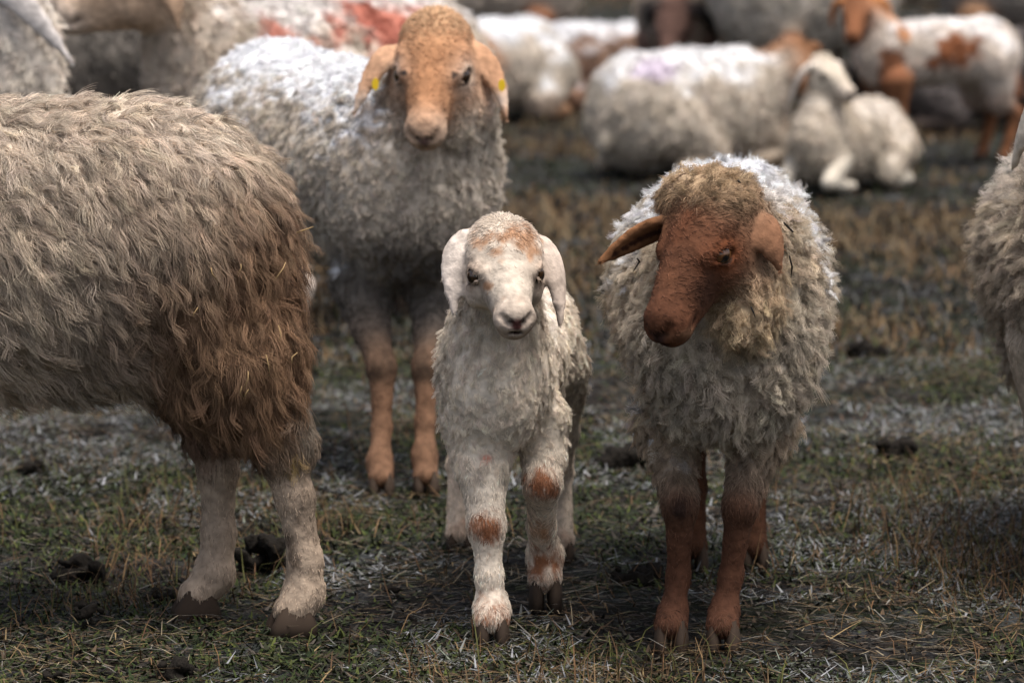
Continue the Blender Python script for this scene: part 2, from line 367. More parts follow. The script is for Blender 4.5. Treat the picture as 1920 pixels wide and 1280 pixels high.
def hoof(e, toe, sc, root, base):
    # two pointed claws under the pastern; e is relative to base
    l = np.cross((0, 0, 1), toe); vs = []; fs = []
    g = gz(base[0] + e[0], base[1] + e[1])[0]
    drop = min(e[2] + base[2] - g + .004, .055 * sc) if e[2] + base[2] < .09 else .045 * sc
    for sd in (-1, 1):
        o = len(vs)
        for zt, fx, ww in ((-drop, 1.0, 1.0), (-drop * .5, .86, .98), (.006, .5, .6)):
            for kx, ky in ((.045, .0), (.038, .009), (.012, .0135), (-.02, .012), (-.028, 0), (-.02, -.011), (.012, -.0115), (.036, -.006)):
                vs.append(e + toe * (kx * fx * sc) + l * (sd * .0145 * sc + ky * ww * sc) + V(0, 0, zt))
        for r in range(2):
            for j in range(8): fs.append((o + r * 8 + j, o + r * 8 + (j + 1) % 8, o + r * 8 + 8 + (j + 1) % 8, o + r * 8 + 8 + j))
        fs.append(tuple(o + j for j in range(7, -1, -1))); fs.append(tuple(o + 16 + j for j in range(8)))
    mesh_obj('hoof', np.array(vs), fs, M_HOOF, root)
def stick(name, a, b, r, mat, parent, base, bend=.1):
    a, b = np.asarray(a) - base, np.asarray(b) - base; mid = (a + b) / 2 + rng.normal(0, 1, 3) * np.linalg.norm(b - a) * bend
    d = nrm(b - a); x = nrm(np.cross(d, (.3, .2, .9))); y = np.cross(d, x); vs = []
    for p, rr in ((a, r), (mid, r * 1.1), (b, r * .4)):
        for k in range(4): vs.append(p + (x * math.cos(k * 1.571) + y * math.sin(k * 1.571)) * rr)
    fs = [(i * 4 + k, i * 4 + (k + 1) % 4, i * 4 + 4 + (k + 1) % 4, i * 4 + 4 + k) for i in range(2) for k in range(4)] + [(3, 2, 1, 0), (8, 9, 10, 11)]
    return mesh_obj(name, np.array(vs), fs, mat, parent)
FLOCK = 'sheep of the flock on the frosty pasture'
WHITE = (.62, .56, .47)
# ================================================================== right ewe with the brown face
def ewe_right():
    b = Beast(.005); Y = 6.03
    b.st(col=(.42, .355, .275), hl=.02, wool=1, lay=.5, comb=(0, -.25, -1))
    b.ell(P(1362, Y + .0, .475), (.14, .125, .15), k=.06, hl=.024, fr=.1)
    b.ell(P(1356, Y + .16, .53), (.165, .19, .18), k=.06)
    b.ell(P(1350, Y + .42, .525), (.182, .26, .185), k=.06)
    b.ell(P(1366, Y + .68, .55), (.155, .17, .16), k=.06)
    b.cone(P(1368, Y + .06, .6), .125, P(1362, Y - .1, .655), .085, .05, hl=.02, col=(.45, .36, .26), fr=.5)
    BR = (.098, .041, .022); DB = (.085, .037, .021)
    S = W(1338, 428, Y - .175); M = W(1254, 590, Y - .262)
    at = b.head(S, M, up=(.10, .1, 1), face=BR, muz=(.13, .05, .025), rim=(.17, .055, .022), poll=(.46, .33, .2), pollwool=.018, nose=(.042, .021, .016), lid=(.19, .062, .026), fat=1.0, em=1.05, g=.88, hl=.0115, iris=(.10, .042, .014))
    b.spot(W(1325, 545, Y - .25), (.035, .08, .05), (.055, .024, .014), .9, 1, .3); b.spot(at(.2, .03, -.035), (.05, .05, .016), (.2, .1, .055), .8); b.spot(at(.05, 0, .07), .06, (.13, .05, .025), .9, 1, .5); b.spot(at(.14, 0, .05), (.03, .06, .05), (.125, .052, .027), .9, 1, .4)
    # woolly cheek and poll
    b.ell(W(1392, 560, Y - .13), (.055, .07, .08), k=.03, col=(.52, .39, .25), hl=.02, fr=0)
    b.ell(W(1325, 374, Y - .14), (.076, .065, .04), k=.025, col=(.5, .36, .22), hl=.018, lay=.35, fr=0)
    b.ear([W(1250, 424, Y - .16), W(1205, 432, Y - .17), W(1134, 484, Y - .2)], .031, (-.15, -.75, -.75), (.22, .1, .045), inner=(.05, .02, .012))
    b.ear([W(1398, 418, Y - .14), W(1430, 405, Y - .2), W(1458, 492, Y - .19)], .03, (.35, -1, .25), (.24, .115, .062))
    w_ = dict(col=(.4, .31, .22), wool=1, hl=.02, lay=.6)
    # front legs
    for pts, hx in (([(1252, 800), (1265, 880), (1275, 950), (1272, 1080), (1262, 1150), (1258, 1186)], 1), ([(1425, 790), (1405, 870), (1388, 950), (1370, 1080), (1358, 1145), (1355, 1180)], 1)):
        p = [W(x, y, Y + dy) for (x, y), dy in zip(pts, (.08, .04, -.02, 0, -.01, -.03))]
        b.cone(p[0], .056, p[1] * .4 + p[2] * .6, .022, .04, **w_)
        b.leg(p[1:], [.025, .0245, .0165, .021, .0225], (-.1, -1), DB, 1.05, comb=DOWN)
    for fx, tx in ((1299, 1290), (1412, 1420)):
        Yh = Y + .62; p = [P(tx, Yh + .02, .42), P(tx, Yh + .06, .27), P(fx, Yh + .05, .14), P(fx, Yh, .045)]
        b.cone(p[0], .08, p[1], .036, .03, **w_)
        b.leg(p[1:], [.034, .022, .024], (0, -1), (.07, .03, .016), 1)
    b.spot(W(1275, 955, Y - .04), (.022, .03, .03), (.03, .016, .012), .7)
    r = b.build('ewe', 'brown-faced ewe with one ear out sideways, facing the camera at right', base=(P(1355, Y + .3, 0)[0], Y + .3, 0), frost=1,
                wool=dict(sp=.0112, per=24, r=.00038, wave=.13, frq=1.8, cl=.74, K=8, var=.22, cj=.6, spread=.55, jit=.16), lump=.012, curl=.012, short=42000, group=FLOCK)
    for a_, c_ in (((1480, 480, .1), (1483, 520, .1)), ((1470, 418, .12), (1488, 435, .14)), ((1195, 485, .1), (1188, 508, .1)), ((1408, 575, -.16), (1416, 595, -.15)), ((1383, 338, -.06), (1389, 343, -.06))):
        A1 = W(a_[0], a_[1], Y + a_[2]); A2 = W(c_[0], c_[1], Y + c_[2]); s_ = snap(b, A1, A2)
        stick('twig', s_[0], s_[1], .0015, M_TWIG, r, b.base, .03)
def snap(b, A1, A2, lift=.03):
    # move a bit of debris along the line of sight onto the fleece
    out = []
    for A in (A1, A2):
        d = nrm(A - V(0, 0, CAM_H)); rel = b.v - V(0, 0, CAM_H); t = rel @ d; off = np.linalg.norm(rel - t[:, None] * d, axis=1)
        near = off < .012
        out.append(V(0, 0, CAM_H) + d * ((t[near].min() if near.any() else A @ d) - lift))
    return out
# ================================================================== white lamb walking to the camera
def lamb_front():
    b = Beast(.004); Y = 6.1; C = (.7, .61, .5); BR = (.24, .1, .05)
    b.st(col=C, hl=.0105, wool=1, lay=.62, comb=(0, -.1, -1))
    b.ell(P(925, Y + .04, .40), (.085, .09, .115), k=.05)
    b.ell(P(952, Y + .24, .42), (.1, .18, .11), k=.05)
    b.ell(P(985, Y + .48, .425), (.092, .12, .105), k=.05)
    b.cone(P(928, Y + .05, .44), .088, W(938, 545, Y - .0), .062, .04, hl=.014)
    S = W(940, 497, Y - .06); M = W(961, 577, Y - .165)
    at = b.head(S, M, up=(-.02, 0, 1), face=(.56, .48, .39), muz=(.5, .38, .3), nose=(.09, .035, .03), fat=1.02, lid=(.3, .17, .1), hl=.01, wm=1.24, mw=1.12, em=1.2, g=.7)
    b.ell(W(945, 462, Y - .05), (.056, .055, .04), k=.03, col=(.56, .47, .38), hl=.012, wool=0, lay=.7)
    b.ear([W(890, 452, Y - .05), W(848, 458, Y - .06), W(851, 572, Y - .085)], .03, (-.45, -1, .1), (.7, .6, .52))
    b.ear([W(1002, 458, Y - .05), W(1045, 472, Y - .05), W(1050, 592, Y - .07)], .026, (.9, -.8, .1), (.66, .54, .45))
    for x, y, r in ((905, 452, .018), (928, 470, .012), (985, 450, .02), (965, 546, .014), (950, 440, .014), (915, 530, .008), (935, 575, .008), (1000, 470, .01)):
        b.spot(W(x, y, Y - .1), (r * 1.7, .12, r * 1.3), (.38, .22, .13), .8, 1, .8, 70)
    wl = dict(wool=1, hl=.011, lay=.78)
    p = [W(x, y, Y + d) for x, y, d in ((890, 800, .05), (905, 870, .02), (912, 985, -.02), (917, 1080, -.03), (922, 1140, -.03), (922, 1172, -.05))]
    b.cone(p[0], .055, p[1], .044, .03, **wl); b.leg(p[1:], [.04, .0275, .019, .026, .027], (0, -1), (.68, .58, .47), 1.05, hl=.011)
    b.spot(p[2] + V(.0, -.025, 0), (.036, .04, .036), BR, .6, 1, .6, 95)
    b.spot(p[4] + V(.003, -.02, -.01), (.045, .05, .05), (.3, .13, .065), .8, 1, .8, 95)
    b.spot(W(912, 858, Y - .02), (.016, .04, .008), (.5, .2, .14), .8)
    p = [W(x, y, Y + d) for x, y, d in ((1010, 790, .1), (1020, 850, .09), (1017, 905, .06), (1015, 985, .14), (1022, 1040, .18), (1022, 1075, .17))]
    b.cone(p[0], .052, p[1], .036, .03, **wl); b.leg(p[1:], [.034, .0285, .02, .027, .027], (0, -1), (.64, .53, .42), 1.05, hl=.011)
    b.spot(p[2] + V(0, -.025, .005), (.04, .04, .03), BR, .6, 1, .6, 95); b.spot(p[3] + V(0, -.02, .01), (.03, .04, .05), (.45, .25, .14), .9, 1, .8, 95)
    b.spot(p[4] + V(.0, -.02, -.01), (.045, .05, .05), (.28, .12, .06), .8, 1, .8, 95)
    for fx, fy, tx, Yh in ((862, 1018, 905, Y + .62), (1050, 1035, 1035, Y + .5)):
        g = G(fx, fy + 15); g[2] = .04
        p = [P(tx, Yh, .36), P((tx + fx) / 2 + 4, Yh + .08, .24), g + V(0, .05, .11), g]
        b.cone(p[0], .065, p[1], .034, .03, **wl); b.leg(p[1:], [.032, .021, .024], (0, -1), (.62, .5, .39), .95)
        b.spot(g, (.03, .04, .03), BR, .6)
    b.cone(P(992, Y + .58, .46), .022, P(1000, Y + .66, .3), .016, .02)
    b.build('lamb', 'white lamb with brown knee patches walking toward the camera', 'lamb', base=(P(930, Y + .25, 0)[0], Y + .25, 0),
            frost=.25, wool=dict(sp=.009, per=18, r=.00036, wave=.14, frq=1.4, cl=.7, K=6, var=.12, cv=.08, jit=.13, cj=.4), short=75000, lump=.004, curl=.004)
# ================================================================== cream ewe with the tan face and yellow tags
def ewe_middle():
    b = Beast(.007); Y = 7.53; Wc = (.48, .415, .34)
    b.st(col=Wc, hl=.012, wool=1, lay=.35, comb=(0, -.2, -1))
    D = nrm(V(-.31, .62, .01)); ax = frame(D, (0, 0, 1))
    c0 = P(778, Y + .07, .585)
    b.ell(c0 + V(.0, 0, -.01), (.165, .15, .185), k=.08)
    b.ell(c0 + D * .18 + V(0, 0, .02), (.22, .19, .205), ax, k=.08)
    b.ell(c0 + D * .42 + V(0, 0, .02), (.27, .205, .215), ax, k=.08)
    b.ell(c0 + D * .68 + V(0, 0, .05), (.19, .19, .2), ax, k=.08)
    b.cone(c0 + V(.005, .02, .1), .155, W(825, 190, Y - .0), .105, .08)
    b.cone(W(825, 190, Y + .02), .1, W(820, 120, Y), .08, .05)
    S = W(818, 108, Y - .05); M = W(796, 250, Y - .18)
    at = b.head(S, M, up=(.02, .1, 1), rim=(.6, .45, .34), face=(.38, .185, .09), muz=(.6, .47, .36), poll=(.48, .31, .18), nose=(.2, .125, .11), lid=(.62, .48, .38), fat=1.0, wm=1.2, mw=1.15, em=1.15)
    b.ell(W(817, 66, Y - .03), (.06, .055, .035), k=.03, col=(.42, .28, .165), hl=.012, fr=0, wool=0, lay=.7)
    for x, y in ((757, 138), (851, 140)): b.spot(W(x, y, Y - .13), (.0085, .05, .0085), (.03, .028, .03), .4, 1, .1)
    b.ear([W(742, 98, Y - .04), W(712, 100, Y - .06), W(668, 202, Y - .07)], .028, (-.6, -.9, .3), (.52, .3, .18))
    b.ear([W(884, 92, Y - .04), W(925, 110, Y - .05), W(948, 212, Y - .07)], .028, (.7, -.9, .25), (.55, .3, .17))
    for x, y in ((676, 195), (938, 190)): b.spot(W(x, y, Y - .07), (.03, .1, .04), (.68, .53, .42), .9)
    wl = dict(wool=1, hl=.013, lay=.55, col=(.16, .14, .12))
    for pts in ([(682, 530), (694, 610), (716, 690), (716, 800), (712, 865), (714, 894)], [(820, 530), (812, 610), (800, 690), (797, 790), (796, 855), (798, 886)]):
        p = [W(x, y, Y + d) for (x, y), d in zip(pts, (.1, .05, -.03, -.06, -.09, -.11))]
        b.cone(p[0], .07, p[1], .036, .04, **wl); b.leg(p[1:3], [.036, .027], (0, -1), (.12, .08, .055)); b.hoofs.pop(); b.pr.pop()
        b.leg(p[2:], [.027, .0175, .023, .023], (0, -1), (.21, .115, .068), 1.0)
        b.spot(p[2], (.045, .06, .05), (.07, .045, .03), .7)
    c1 = c0 + D * .66
    for dx, dy in ((-.14, 0), (-.06, .12)):
        f = V(c1[0] + dx, c1[1] + dy, .045); p = [f + V(0, 0, .4), f + V(-.02, .08, .26), f + V(-.02, .06, .13), f]
        b.cone(p[0], .09, p[1], .045, .04, **{**wl, 'col': Wc}); b.leg(p[1:], [.043, .026, .026], (.3, -1), (.35, .2, .11), 1.1)
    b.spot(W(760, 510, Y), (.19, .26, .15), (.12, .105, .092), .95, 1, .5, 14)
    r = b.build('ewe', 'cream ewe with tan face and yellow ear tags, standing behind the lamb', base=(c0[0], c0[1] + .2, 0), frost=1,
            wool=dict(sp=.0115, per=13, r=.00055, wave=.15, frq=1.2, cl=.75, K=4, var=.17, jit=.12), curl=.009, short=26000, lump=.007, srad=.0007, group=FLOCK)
    for x, y in ((704, 158), (941, 160)):
        c = W(x, y, Y - .085) - b.base; vs = []; 
        for dy in (-.003, .003):
            for k in range(10): vs.append(c + V(math.cos(k * .628) * .007, dy, math.sin(k * .628) * .012))
        fs = [tuple(range(9, -1, -1)), tuple(range(10, 20))] + [(k, (k + 1) % 10, 10 + (k + 1) % 10, 10 + k) for k in range(10)]
        mesh_obj('ear_tag', np.array(vs), fs, M_TAG, r, False)
# ================================================================== shaggy muddy ewe at the left
def ewe_left():
    b = Beast(.008); Y = 6.2
    b.st(col=(.44, .355, .27), hl=.036, wool=1, lay=.8, comb=(.65, 0, -.8))
    b.ell(P(-330, Y, .62), (.2, .17, .2), k=.1)
    b.ell(P(-60, Y, .615), (.36, .195, .215), k=.1)
    b.ell(P(130, Y, .615), (.3, .195, .22), k=.1)
    b.ell(P(305, Y, .635), (.19, .185, .2), k=.1, comb=(.5, 0, -.9))
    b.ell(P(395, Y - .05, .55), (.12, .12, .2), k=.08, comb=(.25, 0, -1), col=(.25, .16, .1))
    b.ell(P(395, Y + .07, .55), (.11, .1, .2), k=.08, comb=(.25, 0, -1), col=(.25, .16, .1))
    b.cone(P(-420, Y, .68), .15, P(-560, Y - .05, .86), .1, .06)
    at = b.head(P(-600, Y - .08, .92), P(-770, Y - .16, .82), face=(.4, .22, .12))
    b.ear([at(-.02, .07, .03), at(-.05, .12, .03), at(-.06, .15, -.09)], .033, (-.5, 1, .2), (.4, .24, .14))
    b.ear([at(-.02, -.07, .03), at(-.05, -.12, .03), at(-.06, -.15, -.09)], .033, (-.5, -1, .2), (.4, .24, .14))
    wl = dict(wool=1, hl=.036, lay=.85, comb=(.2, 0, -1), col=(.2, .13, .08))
    LG = (.42, .32, .235)
    p = [W(x, y, Y + d) for x, y, d in ((455, 690, -.08), (525, 830, -.1), (553, 930, -.1), (572, 1050, -.1), (570, 1110, -.1), (556, 1158, -.11))]
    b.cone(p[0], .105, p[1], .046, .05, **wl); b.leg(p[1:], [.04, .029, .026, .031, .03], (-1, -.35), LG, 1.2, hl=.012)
    b.ell(W(570, 835, Y - .1), (.022, .024, .034), k=.02, **{**wl, 'hl': .012, 'wool': 0, 'col': (.2, .15, .11)}); b.spot(W(548, 880, Y - .16), (.012, .06, .03), (.6, .42, .16), .6); b.spot(W(572, 800, Y - .12), (.03, .06, .06), (.16, .13, .1), .7, 1, .5)
    b.spot(W(585, 960, Y - .12), (.03, .08, .09), (.25, .19, .14), .8, 1, .5)
    p = [W(x, y, Y + d) for x, y, d in ((360, 660, .08), (398, 800, .06), (408, 880, .05), (410, 1000, .04), (402, 1075, .03), (378, 1132, .02))]
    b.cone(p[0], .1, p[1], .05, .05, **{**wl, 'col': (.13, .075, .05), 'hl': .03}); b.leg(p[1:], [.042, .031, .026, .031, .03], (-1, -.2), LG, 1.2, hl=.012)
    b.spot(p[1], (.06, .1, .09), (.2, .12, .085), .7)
    for x_, y_ in ((372, 1150), (552, 1172)): b.spot(W(x_, y_, Y - .05), (.05, .12, .022), (.26, .14, .07), .9, 1, .7, 60)
    for k_ in range(14): b.spot(W(rng.choice([400, 562]) + rng.normal(0, 18), rng.uniform(850, 1080), Y - .08), V(.008, .1, .014) * rng.uniform(.6, 1.6), (.15, .11, .08), .8, 1, .7, 70)
    for dx, dy in ((-300, -.09), (-370, .09)):
        f = P(dx, Y + dy, .045); b.leg([f + V(.02, 0, .4), f + V(.01, 0, .25), f + V(0, 0, .12), f], [.07, .034, .025, .028], (-1, 0), LG, 1.1)
    def paint(v, n, col, a):
        # dried mud on the hindquarters, wool paler towards the top of the back
        x = sstep(P(90, Y, 0)[0], P(520, Y, 0)[0], v[:, 0] + (fbm(v * 7, 12) - .5) * .25) * sstep(.85, .55, v[:, 2] + (fbm(v * 6, 13) - .5) * .3) * sstep(.4, .8, a[:, 4])
        col = col * (1 - .8 * x[:, None]) + V(.19, .108, .06) * .8 * x[:, None]
        z_ = sstep(.52, .66, fbm(v * 19, 15)) * x; col = col * (1 - .75 * z_[:, None]) + V(.09, .05, .03) * .75 * z_[:, None]
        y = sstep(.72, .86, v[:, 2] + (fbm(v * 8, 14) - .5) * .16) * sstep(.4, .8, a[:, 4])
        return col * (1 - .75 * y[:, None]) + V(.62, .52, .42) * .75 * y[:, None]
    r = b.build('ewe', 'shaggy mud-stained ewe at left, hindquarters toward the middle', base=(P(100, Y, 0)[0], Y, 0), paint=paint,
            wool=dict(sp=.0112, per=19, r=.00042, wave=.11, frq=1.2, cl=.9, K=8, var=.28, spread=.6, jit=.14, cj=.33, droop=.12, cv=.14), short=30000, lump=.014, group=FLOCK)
    for i in range(10):
        x, y = rng.uniform(330, 560), rng.uniform(480, 740); a_ = rng.uniform(-.6, .6); L = rng.uniform(15, 42)
        s_ = snap(b, W(x, y, Y), W(x + math.sin(a_) * L, y + math.cos(a_) * L, Y), .05)
        if abs(s_[0][1] - s_[1][1]) < .05: stick('straw', s_[0], s_[1], .0009, M_STRAW, r, b.base)
    stick('straw', W(542, 443, Y - .02), W(588, 425, Y - .02), .0015, M_STRAW, r, b.base)
# ================================================================== the rest of the flock: one canonical body, posed
def sheep(label, pos, ang, size=1, lying=False, wool=(.5, .43, .35), face=(.4, .22, .12), legc=None, muz=None, hyaw=0, hpitch=-35, neck=(.5, .84), h=.012, hl=.02, frost=.6,
          ear=(.33, .16, .08), earlen=.17, ws=None, short=5000, cat='sheep', name='sheep', spots=(), slim=1, nside=0, tip=None, srad=.0012, mark=None):
    b = Beast(h * max(size, .6)); g = size; c, s_ = math.cos(ang), math.sin(ang); pos = V(pos[0], pos[1], 0)
    def T(x, y, z): return pos + V(c * x - s_ * y, s_ * x + c * y, z) * g
    ax = np.array([[c, s_, 0], [-s_, c, 0], [0, 0, 1.]]); dz = -.31 if lying else 0; legc = legc or face
    b.st(col=wool, hl=hl, wool=1, lay=.45, comb=tuple(-ax[0] * .4 + V(0, 0, -1)))
    b.ell(T(.27, 0, .54 + dz), V(.17, .145 * slim, .18 * slim) * g, ax, .08 * g)
    b.ell(T(0, 0, .55 + dz), V(.33, .185 * slim, .19 * slim) * g, ax, .08 * g)
    b.ell(T(-.28, 0, .56 + dz), V(.18, .165 * slim, .18 * slim) * g, ax, .08 * g)
    hp = V(neck[0], nside, neck[1] + dz); b.cone(T(.3, 0, .6 + dz), .13 * g * slim, T(*(hp - V(.05, 0, .04))), .088 * g, .07 * g)
    ya, pi_ = math.radians(hyaw), math.radians(hpitch); f = V(math.cos(ya) * math.cos(pi_), math.sin(ya) * math.cos(pi_), math.sin(pi_))
    at = b.head(T(*hp), T(*(hp + f * .215)), face=face, muz=muz, pollwool=.015, poll=face)
    for y in (-1, 1):
        b.ear([at(-.02, y * .065, .035), at(-.04, y * .13, .04), at(-.03, y * .14, -earlen * .75)], .036 * g, ax.T @ V(.3, y * .6, .1), ear, th=.008)
        if tip: b.spot(at(-.03, y * .14, -earlen * .6), .05 * g, tip, .8)
    b.cone(T(-.43, 0, .58 + dz), .035 * g, T(-.47, 0, .33 + max(dz, -.2)), .022 * g, .03)
    if lying:
        for y in (-1, 1):
            b.leg([T(.3, y * .11, .16), T(.43, y * .12, .07), T(.3, y * .13, .045), T(.22, y * .13, .04)], [v_ * g for v_ in (.06, .034, .026, .026)], -ax[0][:2], legc, g)
            b.cone(T(-.25, y * .13, .2), .12 * g, T(-.08, y * .18, .09), .07 * g, .05); b.leg([T(-.08, y * .19, .08), T(-.25, y * .2, .045), T(-.1, y * .21, .04)], [v_ * g for v_ in (.05, .03, .026)], ax[0][:2], legc, g)
    else:
        for y in (-1, 1):
            b.leg([T(.27, y * .09, .42), T(.26, y * .1, .27), T(.27, y * .1, .13), T(.27, y * .1, .045)], [v_ * g for v_ in (.085, .036, .024, .027)], ax[0][:2], legc, g)
            b.cone(T(-.28, y * .09, .5), .12 * g, T(-.3, y * .1, .32), .065 * g, .05)
            b.leg([T(-.3, y * .1, .32), T(-.4, y * .1, .25), T(-.37, y * .1, .13), T(-.34, y * .1, .045)], [v_ * g for v_ in (.06, .035, .024, .027)], ax[0][:2], legc, g)
    for (x, y, z), r_, pc in spots: b.spot(T(x, y, z + dz), np.abs(V(*r_)) * g, pc, .4, 1, .6, 20)
    o = b.build(name, label, cat, base=pos, frost=frost, wool=ws or dict(sp=.022, per=6, r=.0016, wave=.1, cl=.75, K=4, var=.1), short=short, lump=.012 * g, srad=srad, group=FLOCK)
    return b
def at_px(px, Y): return P(px, Y, 0)
PI = math.pi
def flock():
    near = dict(sp=.014, per=26, r=.0005, wave=.12, frq=2, cl=.78, K=7, var=.22, jit=.12)
    sheep('grey-brown curly fleeced sheep cut off by the right edge', at_px(2060, 6.72), -PI / 2 - .12, 1.0, h=.008, slim=1.12, wool=(.44, .36, .27), hl=.03, frost=.3, ws=near, short=12000, face=(.5, .4, .3), ear=(.6, .52, .42), neck=(.36, .83), hyaw=15, srad=.0006, legc=(.5, .42, .33), name='sheep')
    # lying group
    sheep('cream sheep lying with its tan head raised, behind the brown-faced ewe', at_px(1290, 14.5), .8, 1.0, True, slim=1.2, legc=(.5, .4, .3), wool=(.5, .43, .35), face=(.22, .1, .045), ear=(.27, .13, .065), tip=(.6, .5, .4), neck=(.47, .72), nside=-.12, hyaw=-110, hpitch=-35, frost=.8, spots=[((-.3, -.1, .72), (.12, .2, .05), (.55, .48, .55))])
    sheep('small cream lamb lying with drooping ear and face turned right', at_px(1588, 13.85), -PI / 2 - .55, .74, True, wool=(.5, .42, .33), face=(.56, .48, .38), ear=(.66, .58, .5), muz=(.6, .48, .4), neck=(.26, .88), hyaw=65, hpitch=-22, earlen=.24, hl=.016, frost=.2, name='lamb', cat='lamb', legc=(.62, .55, .45))
    sheep('white lamb with brown flank patch standing at upper right', at_px(1750, 14.8), PI + .45, .8, wool=(.54, .46, .39), face=(.22, .09, .042), legc=(.2, .085, .04), ear=(.5, .2, .07), neck=(.43, .76), hyaw=50, hpitch=-35, hl=.012, frost=.5, slim=.85, name='lamb', cat='lamb', earlen=.16,
          spots=[((-.02, .16, .56), (.17, .14, .12), (.24, .09, .04)), ((.3, .1, .48), (.09, .1, .12), (.24, .1, .05)), ((.25, .12, .65), (.05, .1, .05), (.45, .22, .11)), ((-.46, 0, .4), (.05, .12, .12), (.36, .14, .06))])
    sheep('dark brown-headed sheep with black drooping ears, behind the lying cream sheep', at_px(1275, 16.2), -PI / 2 - .1, 1.0, wool=(.42, .34, .27), face=(.15, .085, .065), ear=(.015, .013, .013), muz=(.12, .07, .06), neck=(.45, .52), hyaw=-10, hpitch=-55, earlen=.2, frost=.3)
    sheep('grey-cream standing sheep seen behind the patched lamb', at_px(1500, 16.0), PI + .9, 1.12, slim=1.2, wool=(.46, .41, .35), face=(.4, .3, .22), frost=.6, neck=(.45, .9), hyaw=20)
    sheep('white-backed cream sheep lying right behind the tan-faced ewe', at_px(925, 17.0), -PI / 2 - .5, 1.05, True, wool=(.55, .48, .4), face=(.4, .22, .12), frost=1, neck=(.3, .6), hpitch=-60)
    sheep('brown-sided sheep lying at the end of the lying white-backed one', at_px(1085, 17.7), .2, .95, True, wool=(.26, .16, .11), face=(.3, .16, .1), frost=.9, neck=(.42, .55), hyaw=40, hpitch=-50)
    sheep('standing sheep with rust-red ear, behind the lying white-backed sheep', at_px(930, 18.6), -.35, .95, wool=(.45, .38, .31), face=(.32, .13, .06), ear=(.33, .12, .05), neck=(.4, .83), hyaw=-30, hpitch=-45, frost=.4, earlen=.18)
    sheep('cream sheep with red dye mark, pale muzzle pointing left at top left', at_px(600, 9.95), PI + .75, 1.16, wool=(.5, .42, .34), ear=(.4, .27, .18), face=(.46, .33, .23), muz=(.66, .55, .46), earlen=.12, neck=(.45, .785), hyaw=-42, hpitch=-16, frost=.5, h=.009, short=9000, srad=.0009, ws=dict(sp=.018, per=8, r=.0012, wave=.1, cl=.75, K=4, var=.1),
          spots=[((-.12, .17, .72), (.24, .14, .2), (.45, .17, .12)), ((.2, .16, .68), (.1, .1, .12), (.45, .2, .15))])
    sheep('dark grey sheep standing in the far top left corner', at_px(140, 11.3), PI + .3, 1.12, wool=(.12, .105, .09), face=(.1, .08, .07), frost=0, neck=(.5, .92))
    sheep('white sheep with long hanging ear at the left edge', at_px(268, 8.95), PI + .3, .9, wool=(.6, .53, .45), face=(.62, .55, .48), ear=(.68, .62, .58), neck=(.36, .99), hyaw=0, hpitch=-40, h=.009, earlen=.25, frost=.3, slim=.95, short=9000, srad=.0009, legc=(.6, .5, .42))
    sheep('grey fleeced sheep standing at the top right corner', at_px(1960, 17.2), PI - .3, 1.1, wool=(.34, .3, .26), frost=.3, neck=(.5, .9))
    sheep('dark grey sheep lying behind the legs of the patched lamb', at_px(1790, 16.6), .25, 1.0, True, wool=(.10, .085, .08), face=(.08, .06, .05), frost=0, neck=(.5, .5), hpitch=-50)
    sheep('distant dark sheep grazing at the top middle', at_px(1130, 25), PI + .4, 1.05, wool=(.1, .085, .075), face=(.06, .05, .045), frost=0, neck=(.5, .5), hpitch=-70)
def flock_more():
    sheep('tan sheep standing half hidden behind the dark-headed sheep', at_px(1375, 18.9), .3, 1.0, wool=(.42, .33, .25), face=(.3, .18, .11), frost=.3, neck=(.45, .8))
    sheep('cream sheep whose back shows above the patched lamb', at_px(1740, 20.5), PI, 1.0, wool=(.5, .42, .33), face=(.35, .2, .12), frost=.6, neck=(.45, .8))
    sheep('grey-brown sheep far behind the tan-faced ewe', at_px(880, 23.5), .2, 1.05, wool=(.3, .25, .2), face=(.2, .12, .08), frost=.2, neck=(.5, .6))
ewe_right(); lamb_front(); ewe_middle(); ewe_left(); flock(); flock_more()
